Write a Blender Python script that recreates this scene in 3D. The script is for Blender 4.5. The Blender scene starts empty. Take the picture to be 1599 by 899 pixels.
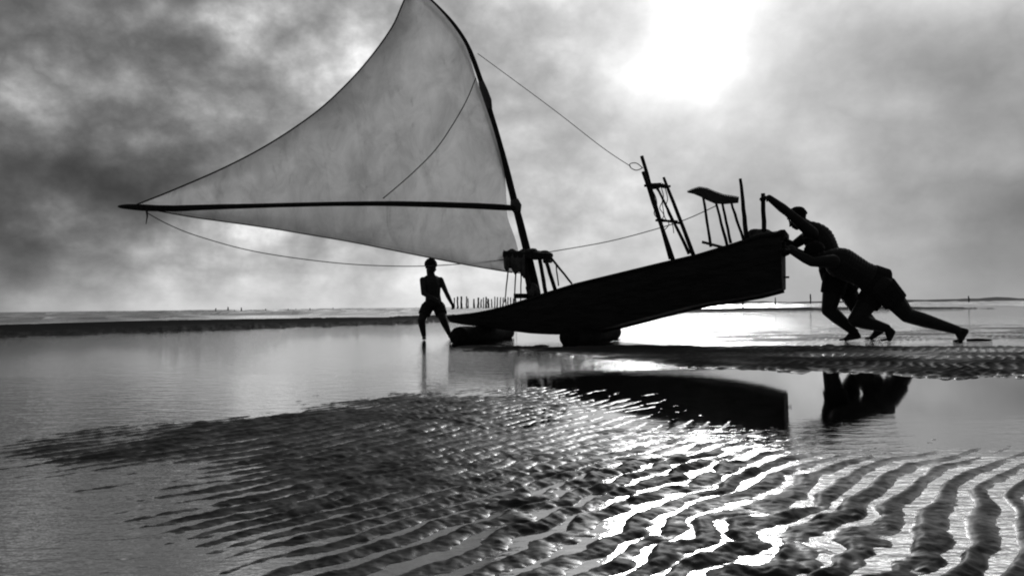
import bpy, math, random
import numpy as np
from mathutils import Vector, Matrix, Quaternion
random.seed(7)
scene = bpy.context.scene
C = scene.collection
R = math.radians

# ------------------------------------------------------------ camera
F = 1250.0; CX, CY = 799.5, 449.5; CAMH = 0.45
cam_d = bpy.data.cameras.new('camera'); cam = bpy.data.objects.new('camera', cam_d); C.objects.link(cam)
cam_d.sensor_width = 36; cam_d.lens = F/1599*36; cam_d.clip_start = 0.02; cam_d.clip_end = 20000
MR = Matrix.Rotation(R(90+1.27), 3, 'X') @ Matrix.Rotation(R(-0.68), 3, 'Z')
cam.matrix_world = Matrix.Translation((0, 0, CAMH)) @ MR.to_4x4()
scene.camera = cam
CP = Vector((0, 0, CAMH))

# ------------------------------------------------------------ render look
scene.view_settings.view_transform = 'Standard'
scene.view_settings.look = 'None'
scene.view_settings.exposure = 0.0
scene.view_settings.gamma = 1.0
scene.view_settings.use_curve_mapping = False
scene.cycles.filter_width = 2.0
scene.cycles.max_bounces = 6
scene.cycles.transparent_max_bounces = 8

def ray(px, py):
    return (MR @ Vector(((px-CX)/F, -(py-CY)/F, -1))).normalized()
def P(px, py, Y):
    d = ray(px, py); return CP + d*(Y/d.y)
def G(px, py, z=0.0):
    d = ray(px, py); return CP + d*((z-CAMH)/d.z)

SUN = ray(1078, 85)                       # direction to the sun
sun_el = math.asin(SUN.z); sun_az = math.atan2(SUN.x, SUN.y)

# ------------------------------------------------------------ node helpers
class NT:
    def __init__(s, tree): s.t = tree; s.n = tree.nodes; s.l = tree.links
    def new(s, typ, **kw):
        n = s.n.new(typ)
        for k, v in kw.items(): setattr(n, k, v)
        return n
    def put(s, sock, v):
        if isinstance(v, bpy.types.NodeSocket): s.l.new(v, sock)
        elif v is not None: sock.default_value = v
    def m(s, op, a, b=None, c=None, clamp=False):
        n = s.new('ShaderNodeMath', operation=op, use_clamp=clamp)
        s.put(n.inputs[0], a)
        if b is not None: s.put(n.inputs[1], b)
        if c is not None: s.put(n.inputs[2], c)
        return n.outputs[0]
    def v(s, op, a, b=None, sc=None):
        n = s.new('ShaderNodeVectorMath', operation=op)
        s.put(n.inputs[0], a)
        if b is not None: s.put(n.inputs[1], b)
        if sc is not None: s.put(n.inputs['Scale'], sc)
        return n.outputs['Value'] if op in ('DOT_PRODUCT', 'LENGTH') else n.outputs[0]
    def noise(s, vec, scale, detail=4, rough=0.5, dist=0.0):
        n = s.new('ShaderNodeTexNoise')
        s.put(n.inputs['Vector'], vec); n.inputs['Scale'].default_value = scale
        n.inputs['Detail'].default_value = detail; n.inputs['Roughness'].default_value = rough
        n.inputs['Distortion'].default_value = dist
        return n.outputs[0]
    def ss(s, x, a, b):
        n = s.new('ShaderNodeMapRange', interpolation_type='SMOOTHSTEP')
        s.put(n.inputs[0], x); n.inputs[1].default_value = a; n.inputs[2].default_value = b
        return n.outputs[0]
    def rng(s, x, a, b, c, d):
        n = s.new('ShaderNodeMapRange'); s.put(n.inputs[0], x)
        for i, q in enumerate((a, b, c, d)): s.put(n.inputs[i+1], q)
        return n.outputs[0]
    def gray(s, x):
        n = s.new('ShaderNodeCombineColor')
        for i in range(3): s.put(n.inputs[i], x)
        return n.outputs[0]

# ------------------------------------------------------------ world: overcast sky, sun behind thin cloud
def lin(v):
    v /= 255.0
    return v/12.92 if v <= 0.04045 else ((v+0.055)/1.055)**2.4
world = bpy.data.worlds.new('World'); scene.world = world; world.use_nodes = True
w = NT(world.node_tree)
for n in list(w.n): w.n.remove(n)
wo = w.new('ShaderNodeOutputWorld'); bg = w.new('ShaderNodeBackground'); w.l.new(bg.outputs[0], wo.inputs[0])
sky = w.new('ShaderNodeTexSky', sky_type='NISHITA'); sky.sun_disc = False
sky.sun_elevation = sun_el; sky.sun_rotation = sun_az
bw = w.new('ShaderNodeRGBToBW'); w.l.new(sky.outputs[0], bw.inputs[0])
tc = w.new('ShaderNodeTexCoord'); D = tc.outputs['Generated']
sep = w.new('ShaderNodeSeparateXYZ'); w.l.new(D, sep.inputs[0])
dz = sep.outputs[2]; dy = sep.outputs[1]; dxx = sep.outputs[0]
# cloud layer seen in perspective
den = w.m('ADD', w.m('MAXIMUM', dz, 0.0), 0.13)
comb = w.new('ShaderNodeCombineXYZ')
w.put(comb.inputs[0], w.m('DIVIDE', dxx, den)); w.put(comb.inputs[1], w.m('DIVIDE', dy, den))
Pc2 = comb.outputs[0]
n1 = w.noise(w.v('ADD', Pc2, (3.1, 1.7, 0)), 0.9, 6, 0.55, 0.35)
n2 = w.noise(w.v('ADD', D, (5.2, 0.3, 1.0)), 5.0, 7, 0.56, 0.3)
wq = w.new('ShaderNodeTexNoise'); w.put(wq.inputs['Vector'], D); wq.inputs['Scale'].default_value = 11.0; wq.inputs['Detail'].default_value = 5
Dq = w.v('ADD', D, w.v('SCALE', w.v('SUBTRACT', wq.outputs[1], (0.5, 0.5, 0.5)), None, 0.04))
n3 = w.noise(w.v('MULTIPLY', Dq, (1.0, 1.0, 1.35)), 13.0, 9, 0.58, 0.0)
n4 = w.noise(w.v('MULTIPLY', Dq, (1.0, 1.0, 1.2)), 5.5, 6, 0.5, 0.0)
n4 = w.ss(n4, 0.36, 0.64)
bil = w.m('ABSOLUTE', w.m('SUBTRACT', w.noise(w.v('MULTIPLY', w.v('ADD', D, (2.0, 7.0, 3.0)), (1.0, 1.0, 1.3)), 7.5, 8, 0.55, 0.0), 0.5))
warp = w.new('ShaderNodeTexNoise'); w.put(warp.inputs['Vector'], D); warp.inputs['Scale'].default_value = 6.0; warp.inputs['Detail'].default_value = 4
Dw = w.v('NORMALIZE', w.v('ADD', D, w.v('SCALE', w.v('SUBTRACT', warp.outputs[1], (0.5, 0.5, 0.5)), None, 0.13)))
def blob(px, py, rad, amp, vec=None):
    c = ray(px, py); k = 1.0/(2*(rad/F)**2)*2
    d = w.v('DOT_PRODUCT', vec or Dw, tuple(c))
    e = w.m('EXPONENT', w.m('MULTIPLY', w.m('SUBTRACT', d, 1.0), k))
    return w.m('MULTIPLY', e, amp)
terms = [blob(*b) for b in (
    (0, 270, 60, -0.90), (90, 295, 45, -0.75), (160, 285, 55, -1.35), (255, 285, 50, -1.15), (330, 255, 40, -0.40), (420, 245, 45, -0.30), (10, 385, 45, -0.75), (110, 400, 40, -0.20),
    (80, 50, 110, 0.55), (10, 10, 40, -0.30), (290, 55, 45, -0.35), (200, 110, 50, -0.05), (480, 190, 40, -0.20), (230, 205, 26, 0.45), (40, 330, 28, 0.50), (110, 160, 70, 0.30), (90, 350, 30, 0.30),
    (300, 130, 28, 0.45), (270, 95, 24, 0.35), (330, 185, 30, 0.45), (380, 205, 30, 0.25), (450, 20, 60, 0.30), (395, 10, 30, 0.35), (545, 105, 34, 0.75), (600, 50, 45, 0.45), (500, 145, 26, 0.30), (460, 110, 40, -0.15),
    (150, 440, 110, 0.30), (200, 375, 70, 0.15),
    (620, 440, 170, 0.45), (740, 450, 110, 0.30), (330, 470, 130, 0.20),
    (850, 250, 170, 0.02), (960, 190, 110, 0.10), (850, 60, 80, 0.06), (1040, 225, 50, -0.25), (940, 30, 60, -0.10), (950, 400, 120, 0.10),
    (780, 200, 40, 0.25), (870, 250, 40, -0.12),
    (1420, 90, 160, -0.12), (1570, 60, 140, -0.40), (1600, 320, 60, -0.65), (1480, 350, 80, -0.15), (1540, 420, 80, -0.12), (1590, 250, 45, 0.30), (1350, 210, 70, 0.12), (1280, 200, 50, 0.12), (1500, 440, 160, -0.1),
    (1450, -230, 150, 2.3), (1430, 60, 110, -0.12), (850, -260, 160, 0.6), (1750, -60, 110, 0.9), (100, -250, 230, -0.9), (-250, 100, 200, -0.5), (1350, 330, 120, 0.28), (1560, 540, 90, 0.15), (1540, 200, 90, 0.12), (1370, 90, 140, -0.30), (1530, 40, 130, -0.20),  # blobs above the frame
)]
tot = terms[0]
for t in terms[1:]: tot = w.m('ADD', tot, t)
tex = w.m('ADD', w.m('MULTIPLY', w.m('SUBTRACT', n1, 0.5), 0.9), w.m('MULTIPLY', w.m('SUBTRACT', n2, 0.5), 1.2))
tex = w.m('ADD', tex, w.m('ADD', w.m('MULTIPLY', w.m('SUBTRACT', n3, 0.5), 1.7), w.m('MULTIPLY', w.m('SUBTRACT', n4, 0.5), 0.55)))
left = w.rng(dxx, -0.35, 0.30, 1.25, 0.36)
tex = w.m('ADD', tex, w.m('MULTIPLY', w.m('SUBTRACT', bil, 0.09), 4.2))
low = w.rng(dz, 0.0, 0.10, 0.25, 1.0)
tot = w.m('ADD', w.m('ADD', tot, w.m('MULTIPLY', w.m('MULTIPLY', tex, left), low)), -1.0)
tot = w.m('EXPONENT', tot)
# unseen sky overhead and behind the viewer, dimmed to keep the silhouettes dark
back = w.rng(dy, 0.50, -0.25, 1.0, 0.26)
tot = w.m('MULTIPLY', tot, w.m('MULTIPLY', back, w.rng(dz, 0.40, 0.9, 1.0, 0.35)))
# sun burning through
sd = w.v('DOT_PRODUCT', w.v('NORMALIZE', w.v('ADD', D, w.v('SCALE', w.v('SUBTRACT', warp.outputs[1], (0.5, 0.5, 0.5)), None, 0.05))), tuple(SUN))
def glow(rad, amp):
    k = 1.0/(rad/F)**2
    return w.m('MULTIPLY', w.m('EXPONENT', w.m('MULTIPLY', w.m('SUBTRACT', sd, 1.0), k)), amp)
g = w.m('MULTIPLY', w.m('ADD', glow(34, 0.8), w.m('ADD', glow(82, 0.46), glow(190, 0.24))), w.rng(w.m('ADD', n2, w.m('MULTIPLY', n3, 0.5)), 0.55, 0.95, 0.80, 1.2))
tot = w.m('ADD', tot, g)
tot = w.m('ADD', tot, w.m('MULTIPLY', bw.outputs[0], 0.0))
# the Nishita sky shows through as a thin even share
tot = w.m('ADD', tot, w.m('MINIMUM', w.m('MULTIPLY', bw.outputs[0], 0.004), 0.05))
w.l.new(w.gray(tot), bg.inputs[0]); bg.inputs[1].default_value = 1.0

sl = bpy.data.lights.new('sun', 'SUN'); sl.energy = 0.5; sl.angle = R(12); sl.color = (1, 1, 1)
so = bpy.data.objects.new('sun', sl); C.objects.link(so)
so.rotation_euler = (-SUN).to_track_quat('-Z', 'Y').to_euler()

# ------------------------------------------------------------ mesh helpers
def tag(o, label=None, cat=None, group=None, kind=None):
    if label: o['label'] = label
    if cat: o['category'] = cat
    if group: o['group'] = group
    if kind: o['kind'] = kind
    return o
def link(name, mesh, mat=None, parent=None, smooth=True):
    o = bpy.data.objects.new(name, mesh); C.objects.link(o)
    if mat: mesh.materials.append(mat)
    if smooth: mesh.polygons.foreach_set('use_smooth', [True]*len(mesh.polygons))
    if parent:
        o.parent = parent; o.matrix_parent_inverse = Matrix.Identity(4)
        o.matrix_basis = parent.matrix_world.inverted() if parent.type == 'EMPTY' else Matrix.Identity(4)
    return o
def empty(name, loc):
    o = bpy.data.objects.new(name, None); C.objects.link(o); o.location = loc
    o.empty_display_size = 0.1
    o.matrix_world = Matrix.Translation(loc)
    return o
def frame(axis, hint=Vector((0, 0, 1))):
    a = axis.normalized()
    if abs(a.dot(hint)) > 0.98: hint = Vector((1, 0, 0))
    x = hint.cross(a).normalized(); y = a.cross(x)
    return x, y, a
class MB:
    def __init__(s): s.v = []; s.f = []
    def ring_loft(s, rings, cap=True, close=True):
        b = len(s.v); n = len(rings[0])
        for r in rings: s.v += [tuple(p) for p in r]
        for i in range(len(rings)-1):
            for j in range(n if close else n-1):
                k = (j+1) % n
                s.f.append((b+i*n+j, b+i*n+k, b+(i+1)*n+k, b+(i+1)*n+j))
        if cap:
            s.f.append(tuple(b+j for j in reversed(range(n))))
            s.f.append(tuple(b+(len(rings)-1)*n+j for j in range(n)))
        return s
    def tube(s, pts, rad, n=8, wob=0.0, flat=1.0):
        pts = [Vector(p) for p in pts]
        if not hasattr(rad, '__len__'): rad = [rad]*len(pts)
        rings = []; px = None
        for i, p in enumerate(pts):
            a = (pts[min(i+1, len(pts)-1)]-pts[max(i-1, 0)])
            x, y, a = frame(a)
            if px is not None:
                x = (px-a*px.dot(a)).normalized(); y = a.cross(x)
            px = x
            rings.append([p+x*math.cos(t)*rad[i]*(1+random.uniform(-wob, wob))+y*math.sin(t)*rad[i]*flat*(1+random.uniform(-wob, wob))
                          for t in [2*math.pi*k/n for k in range(n)]])
        return s.ring_loft(rings)
    def capsule(s, p0, r0, p1, r1, n=12):
        p0 = Vector(p0); p1 = Vector(p1); a = p1-p0
        if a.length < 1e-6: a = Vector((0, 0, 1e-4))
        x, y, a = frame(a); rings = []
        for k in range(1, 5):
            t = k/4*math.pi/2
            rings.append((p0-a*r0*math.cos(t), r0*math.sin(t)))
        for k in range(0, 4):
            t = k/4*math.pi/2
            rings.append((p1+a*r1*math.sin(t), r1*math.cos(t)))
        rr = [[c+x*math.cos(u)*r+y*math.sin(u)*r for u in [2*math.pi*j/n for j in range(n)]] for c, r in rings]
        return s.ring_loft(rr)
    def ell(s, c, ax, ay, az, n=16, m=10):
        c = Vector(c); rr = []
        for i in range(1, m):
            t = math.pi*i/m
            rr.append([c+ax*math.sin(t)*math.cos(u)+ay*math.sin(t)*math.sin(u)-az*math.cos(t) for u in [2*math.pi*j/n for j in range(n)]])
        return s.ring_loft(rr)
    def box(s, c, x, y, z):
        c = Vector(c)
        r = [[c+x*a+y*b+z*d for a, b in ((-1, -1), (1, -1), (1, 1), (-1, 1))] for d in (-1, 1)]
        return s.ring_loft(r)
    def beam(s, p0, p1, wd, th, hint=Vector((0, 0, 1))):
        p0 = Vector(p0); p1 = Vector(p1); x, y, a = frame(p1-p0, hint)
        return s.box((p0+p1)/2, x*wd/2, y*th/2, (p1-p0)/2)
    def mesh(s, name='m'):
        m = bpy.data.meshes.new(name); m.from_pydata(s.v, [], s.f); m.update(); return m
    def build(s, name, mat, parent=None, smooth=True):
        return link(name, s.mesh(name), mat, parent, smooth)
    def remesh(s, name, voxel, mat, parent=None, smooth=3, noise=0.0):
        m = s.mesh(); o = bpy.data.objects.new('tmp', m); C.objects.link(o)
        md = o.modifiers.new('r', 'REMESH'); md.mode = 'VOXEL'; md.voxel_size = voxel
        ms = o.modifiers.new('s', 'SMOOTH'); ms.iterations = smooth; ms.factor = 0.5
        dg = bpy.context.evaluated_depsgraph_get(); dg.update()
        out = bpy.data.meshes.new_from_object(o.evaluated_get(dg))
        bpy.data.objects.remove(o); out.materials.clear()
        out.name = name
        if noise:
            for vv in out.vertices:
                vv.co += vv.normal*random.uniform(-noise, noise)
        return link(name, out, mat, parent)
def spline(pts, n=8):
    P_ = [Vector(p) for p in pts]; out = []
    for i in range(len(P_)-1):
        a = P_[max(i-1, 0)]; b = P_[i]; c = P_[i+1]; d = P_[min(i+2, len(P_)-1)]
        for k in range(n):
            t = k/n
            out.append(0.5*((2*b)+(c-a)*t+(2*a-5*b+4*c-d)*t*t+(-a+3*b-3*c+d)*t**3))
    out.append(P_[-1]); return out

# ------------------------------------------------------------ materials
def mat(name, base=0.05, rough=0.6, spec=0.4, tex=None):
    m = bpy.data.materials.new(name); m.use_nodes = True
    t = NT(m.node_tree); b = t.n['Principled BSDF']
    b.inputs['Base Color'].default_value = (base, base, base, 1)
    b.inputs['Roughness'].default_value = rough
    b.inputs['Specular IOR Level'].default_value = spec
    return m, t, b
def textured(name, lo, hi, rough, scale=(1, 1, 1), nscale=8, bump=0.3, dist=0.01, spec=0.3):
    m, t, b = mat(name, hi, rough, spec)
    co = t.new('ShaderNodeTexCoord').outputs['Object']
    v = t.v('MULTIPLY', co, scale)
    n = t.noise(v, nscale, 6, 0.6, 0.3)
    n2_ = t.noise(v, nscale*5, 4, 0.6)
    mixn = t.m('ADD', t.m('MULTIPLY', n, 0.7), t.m('MULTIPLY', n2_, 0.3))
    t.l.new(t.gray(t.rng(mixn, 0.35, 0.65, lo, hi)), b.inputs['Base Color'])
    t.l.new(t.rng(n2_, 0.3, 0.7, rough-0.1, rough+0.12), b.inputs['Roughness'])
    bp = t.new('ShaderNodeBump'); bp.inputs['Strength'].default_value = bump; bp.inputs['Distance'].default_value = dist
    t.l.new(mixn, bp.inputs['Height']); t.l.new(bp.outputs[0], b.inputs['Normal'])
    return m
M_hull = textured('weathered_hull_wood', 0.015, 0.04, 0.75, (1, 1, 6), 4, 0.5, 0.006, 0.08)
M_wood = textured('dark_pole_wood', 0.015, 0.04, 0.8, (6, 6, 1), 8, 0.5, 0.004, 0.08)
M_deck = textured('worn_deck_wood', 0.03, 0.07, 0.65, (1, 4, 4), 6, 0.4, 0.004, 0.25)
M_rope = textured('grey_rope', 0.05, 0.10, 0.85, (1, 1, 1), 60, 0.4, 0.002, 0.1)
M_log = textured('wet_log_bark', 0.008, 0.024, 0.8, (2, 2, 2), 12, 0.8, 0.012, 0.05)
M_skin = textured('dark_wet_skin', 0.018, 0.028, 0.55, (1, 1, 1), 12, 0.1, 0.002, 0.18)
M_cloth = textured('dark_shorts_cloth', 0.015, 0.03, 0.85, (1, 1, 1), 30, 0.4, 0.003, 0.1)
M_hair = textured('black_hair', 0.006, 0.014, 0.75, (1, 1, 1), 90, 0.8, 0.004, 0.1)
M_canvas = textured('dark_bundled_canvas', 0.04, 0.14, 0.85, (1, 1, 1), 9, 0.5, 0.01, 0.1)
M_stake = textured('weathered_stake_wood', 0.04, 0.08, 0.8, (1, 1, 1), 5, 0.3, 0.01, 0.1)

# ------------------------------------------------------------ numpy noise
def vnoise(x, y, seed=0):
    xi = np.floor(x).astype(np.int64); yi = np.floor(y).astype(np.int64)
    fx = x-xi; fy = y-yi
    def g(i, j):
        h = (i*374761393 + j*668265263 + seed*974634777) & 0xffffffff
        h = ((h ^ (h >> 13))*1274126177) & 0xffffffff
        h = (h ^ (h >> 16)) & 0xffff
        a = h/65535.0*2*np.pi
        return np.cos(a), np.sin(a)
    u = fx*fx*fx*(fx*(fx*6-15)+10); v = fy*fy*fy*(fy*(fy*6-15)+10)
    def dot(i, j, dx, dy):
        a, b = g(i, j); return a*dx+b*dy
    n00 = dot(xi, yi, fx, fy); n10 = dot(xi+1, yi, fx-1, fy)
    n01 = dot(xi, yi+1, fx, fy-1); n11 = dot(xi+1, yi+1, fx-1, fy-1)
    return ((n00*(1-u)+n10*u)*(1-v)+(n01*(1-u)+n11*u)*v)*1.5
def fbm(x, y, o=4, seed=0, r=0.5):
    a = 1; s = 0; 
    for k in range(o):
        s = s+a*vnoise(x*2**k, y*2**k, seed+k); a *= r
    return s
def sst(x, a, b):
    t = np.clip((x-a)/(b-a), 0, 1); return t*t*(3-2*t)
def sdist(x, y, poly):
    """signed distance, positive inside"""
    d = np.full(x.shape, 1e9); ins = np.zeros(x.shape, bool); n = len(poly)
    for i in range(n):
        ax, ay = poly[i]; bx, by = poly[(i+1) % n]
        ex, ey = bx-ax, by-ay
        t = np.clip(((x-ax)*ex+(y-ay)*ey)/(ex*ex+ey*ey+1e-12), 0, 1)
        d = np.minimum(d, np.hypot(x-ax-t*ex, y-ay-t*ey))
        c = ((ay > y) != (by > y))
        if by != ay: ins ^= c & (x < ex*(y-ay)/(by-ay)+ax)
    return np.where(ins, d, -d)
def gp(px, py):
    p = G(px, py); return (p.x, p.y)

# plan of the beach, metres (bank in front, dark bar across, far bar)
bank = [gp(0, 716), gp(120, 690), gp(240, 668), gp(400, 645), gp(560, 622), gp(700, 612), gp(860, 607), gp(1000, 628), gp(1080, 662), gp(1150, 684), gp(1300, 694), gp(1599, 698),
        (6.0, 2.2), (6.0, 0.2), (-0.2, 0.2), gp(470, 899), gp(380, 850), gp(270, 800), gp(170, 758), gp(60, 735), gp(0, 728), (-3.2, 2.15), (-3.2, 2.35)]
bar = [gp(700, 541), gp(860, 541), gp(1000, 540), gp(1300, 540), gp(1599, 540), (12, 8.9), (12, 4.4), gp(1599, 590), gp(1400, 587), gp(1300, 582), gp(1150, 577), gp(1030, 571), gp(960, 562), gp(860, 552), gp(720, 548)]
far = [(-60, 22), gp(0, 527), gp(300, 517), gp(500, 510), gp(660, 504.5), gp(850, 496), gp(1000, 490), (25, 42), (25, 60), gp(800, 488), gp(660, 496), gp(300, 504), gp(0, 511), (-60, 40)]

def ground_z(x, y):
    wx = 0.12*fbm(x*1.7, y*1.7, 4, 11, 0.65); wy = 0.10*fbm(x*1.7, y*1.7, 4, 23, 0.65)
    # ripple phase: crests lean about 45 degrees, bending slowly
    ph = (x*0.74-y*0.62)/0.070*2*np.pi
    bend = sst(x, 0.3, 1.6)
    pit = sst(-np.hypot((x-0.40)/0.60, (y-1.75)/0.75), -1.15, -0.45)
    ph = ph+5.2*fbm(x*0.9+4, y*0.9, 2, 31)+2.4*fbm(x*2.6, y*2.6, 2, 41)+(0.8+2.4*pit)*(1-0.7*sst(x, 0.6, 0.95))*fbm(x*5.5, y*5.5, 2, 43)
    ph = ph+3.2*bend*np.sin(y*5.6+x*2.4+0.2)
    s = np.sin(ph); s2 = np.sin(ph*0.5+3.0*fbm(x*3.1, y*3.1, 2, 57))
    rip = 0.75*s+0.22*np.sin(2*ph+0.7)+0.18*s2
    amp = 0.0098*(0.75+0.5*fbm(x*2.0, y*2.0, 2, 77))
    # chaotic pitted patch in the middle foreground
    cl = 1-0.75*sst(x, 0.62, 0.95)
    rip = rip*(1+0.35*cl*fbm(x*6+9, y*6, 2, 93))+(0.26+0.50*pit)*cl*fbm(x*13, y*11, 3, 91, 0.55)
    base = np.full(x.shape, -0.022)+0.006*fbm(x*0.6, y*0.6, 3, 5)
    db = sdist(x+wx*1.2, y+wy*2.0, bank)
    edge = sst(db+0.10*fbm(x*5, y*5, 3, 71)+0.26*fbm(x*1.6+7, y*1.6, 3, 73), -0.34, 0.26)
    mean = 0.0002+0.0020*pit+0.0014*sst(x-0.2*y, 0.2, 0.8)+0.0030*fbm(x*1.1, y*1.1, 3, 63)+0.0026*sst(-x, -0.15, 0.35)
    e2 = sst(db+0.06*fbm(x*5, y*5, 3, 71)+0.14*fbm(x*1.6+7, y*1.6, 3, 73), -0.45, 0.45)
    e0 = sst(db, -1.0, -0.25)
    z = base*(1-e0)+e0*(-0.0105*(1-e2)+mean*e2)
    ra = amp*sst(db, -0.80, -0.25)*(1-0.15*sst(-x, 0.0, 0.7))
    dbar = sdist(x+wx*2, y+wy*3.5, bar)
    eb = sst(dbar+0.05*fbm(x*3, y*3, 3, 83), -0.20, 0.30)
    z = z*(1-eb)+eb*(0.018-0.009*sst(x, 1.8, 3.2)+0.010*fbm(x*0.8, y*0.8, 3, 15))
    ra = np.maximum(ra, (0.0016+0.0055*sst(x, 1.6, 2.8))*sst(dbar, -0.6, 0.05))
    # wet flat beyond the bar: thin film with low lumps
    flat = sst(y, 8.6, 9.4)*sst(x-0.22*y, -0.6, 0.5)*(1-sst(y, 30, 40))
    z = z*(1-flat*(1-eb))+flat*(1-eb)*(0.0015-0.010*sst(y, 12, 18)+0.008*fbm(x*1.2, y*1.6, 4, 19))
    dfar = sdist(x+wx*6, y+wy*10, far)
    ef = sst(dfar, -0.7, 1.2)
    z = z*(1-ef)+ef*(0.10+0.04*fbm(x*0.3, y*0.3, 3, 25))
    sea = sst(y-x*0.25, 40, 70)*(1-ef)
    z = z-1.0*sea
    ra = np.maximum(ra, 0.0055*flat*(1-ef))
    fade = 1-sst(y, 10.5, 12)
    z = z+ra*rip*fade
    z = z+0.0018*fbm(x*30, y*30, 3, 66, 0.65)*(1-sst(y, 4, 8))
    # shallow hollow under the pushers' feet and the rollers stays level
    return z, db, dbar, dfar, ef, eb

def axis_y(n):
    a = np.linspace(-12, 0.5, 20)[:-1]; b = np.exp(np.linspace(math.log(0.5), math.log(900), n)); return np.concatenate([a, b])
def axis_x(n, c=1.0, lim=900):
    t = np.linspace(-1, 1, n); k = math.asinh(lim/c); return c*np.sinh(t*k)
def grid_mesh(name, X, Y, Z):
    ny, nx = X.shape
    m = bpy.data.meshes.new(name)
    v = np.stack([X, Y, Z], -1).reshape(-1, 3).astype(np.float32)
    i = (np.arange(ny-1)[:, None]*nx+np.arange(nx-1)[None, :]).reshape(-1)
    f = np.stack([i, i+1, i+1+nx, i+nx], -1).astype(np.int32)
    m.vertices.add(len(v)); m.vertices.foreach_set('co', v.ravel())
    m.loops.add(f.size); m.loops.foreach_set('vertex_index', f.ravel())
    m.polygons.add(len(f)); m.polygons.foreach_set('loop_start', np.arange(0, f.size, 4, dtype=np.int32))
    m.update(calc_edges=True)
    m.polygons.foreach_set('use_smooth', np.ones(len(f), bool))
    return m
def attr(m, name, arr):
    a = m.attributes.new(name, 'FLOAT', 'POINT'); a.data.foreach_set('value', arr.astype(np.float32).ravel())

yy = np.concatenate([np.linspace(-12, 0.4, 16)[:-1], np.linspace(0.4, 1.1, 60)[:-1], np.exp(np.linspace(math.log(1.1), math.log(12), 1150))[:-1], np.exp(np.linspace(math.log(12), math.log(900), 280))])
uo = np.exp(np.linspace(0, math.log(300), 36))[1:]
uu = np.concatenate([-uo[::-1], np.linspace(-1, 1, 1000), uo])
WY = 1.2+0.72*np.maximum(yy, 0)
X = uu[None, :]*WY[:, None]+0.1; Y = np.repeat(yy[:, None], len(uu), 1)
Z, db, dbar, dfar, ef, eb = ground_z(X, Y)
sm = grid_mesh('wet_sand', X, Y, Z)
dry = np.clip(sst(Z, 0.004, 0.02)*np.maximum(ef, eb), 0, 1)
attr(sm, 'dry', dry); attr(sm, 'pale', ef*sst(X, -14, 4))
m, t, b = mat('wet_sand', 0.05, 0.4, 0.5)
at_ = t.new('ShaderNodeAttribute', attribute_name='dry').outputs['Fac']
pos = t.new('ShaderNodeNewGeometry').outputs['Position']
sz = t.new('ShaderNodeSeparateXYZ'); t.l.new(pos, sz.inputs[0])
nz = t.noise(pos, 7, 6, 0.6, 0.2); ng = t.noise(pos, 160, 4, 0.7)
wet = t.rng(sz.outputs[2], 0.0, 0.004, 0.22, 0.50)
t.l.new(t.gray(t.m('ADD', t.m('ADD', t.rng(nz, 0.3, 0.7, 0.014, 0.030), t.m('ADD', t.m('MULTIPLY', at_, 0.018), t.m('MULTIPLY', t.new('ShaderNodeAttribute', attribute_name='pale').outputs['Fac'], 0.09))), t.rng(ng, 0.35, 0.65, -0.005, 0.012))), b.inputs['Base Color'])
rg = t.m('ADD', t.m('MULTIPLY', wet, t.m('SUBTRACT', 1.0, at_)), t.m('MULTIPLY', at_, 0.9))
t.l.new(rg, b.inputs['Roughness'])
t.l.new(t.m('MULTIPLY', t.m('ADD', t.rng(sz.outputs[2], 0.0, 0.005, 0.5, 0.08), t.m('MULTIPLY', t.ss(t.noise(t.v('ADD', pos, (3.0, 1.0, 0.0)), 9, 3, 0.5), 0.48, 0.66), 0.42)), t.m('SUBTRACT', 1.0, at_)), b.inputs['Specular IOR Level'])
bp = t.new('ShaderNodeBump'); bp.inputs['Strength'].default_value = 0.35; bp.inputs['Distance'].default_value = 0.0012
t.l.new(t.m('ADD', ng, t.m('MULTIPLY', nz, 2.0)), bp.inputs['Height']); t.l.new(bp.outputs[0], b.inputs['Normal'])
tag(link('wet_sand', sm, m, None, False), kind='structure')
sm.polygons.foreach_set('use_smooth', np.ones(len(sm.polygons), bool))

# ------------------------------------------------------------ water: one sheet, flat in the pools, waves in the sea
yw = np.concatenate([np.linspace(-12, 0.5, 8)[:-1], np.exp(np.linspace(math.log(0.5), math.log(9000), 800))])
xw = axis_x(560, 3.0, 9000)
XW, YW = np.meshgrid(xw+0.25, yw)
sea = sst(YW-XW*0.25, 34, 60)
wv = fbm(XW*0.05, YW*0.16, 3, 101)
crest = np.abs(fbm(XW*0.035+3, YW*0.11, 3, 111)); crest = (1-np.clip(crest*2.2, 0, 1))**3
ZW = sea*(0.10*wv+0.34*crest*(1-sst(YW, 150, 500))-0.03)
wm = grid_mesh('sea_water', XW, YW, ZW)
poolR = sst(XW-0.16*YW, -1.0, -0.5)*(1-sst(YW, 5.4, 5.8))*sst(YW, 2.5, 3.3)
chop = 0.45*(1-poolR)+0.03*poolR
chop = np.where(YW > 5.5, 0.8, chop)
chop = chop+0.35*sst(-XW, 0.2, 1.0)
mid = np.exp(-((XW-0.1)/1.1)**4-((YW-6.6)/1.3)**4)+0.5*np.exp(-((XW+0.5)/0.6)**2-((YW-5.2)/0.7)**2)
chop = chop+1.7*mid
chop = chop+2.2*sst(YW, 7, 9)*sst(XW-0.1*YW, 0, 1.0)*(1-sst(YW, 12, 30)*.5)+sea*1.2
fore = sst(XW-0.12*YW, -0.1, 0.5)*(1-sst(YW, 2.1, 2.6))
chop = chop+1.7*fore
attr(wm, 'chop', chop); attr(wm, 'ruffle', fore)
attr(wm, 'foam', np.clip(sea*sst(crest, 0.70, 0.92)*sst(-XW, 8, 30)*(1-sst(YW, 120, 220)), 0, 1))
m = bpy.data.materials.new('water'); m.use_nodes = True; t = NT(m.node_tree)
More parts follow.
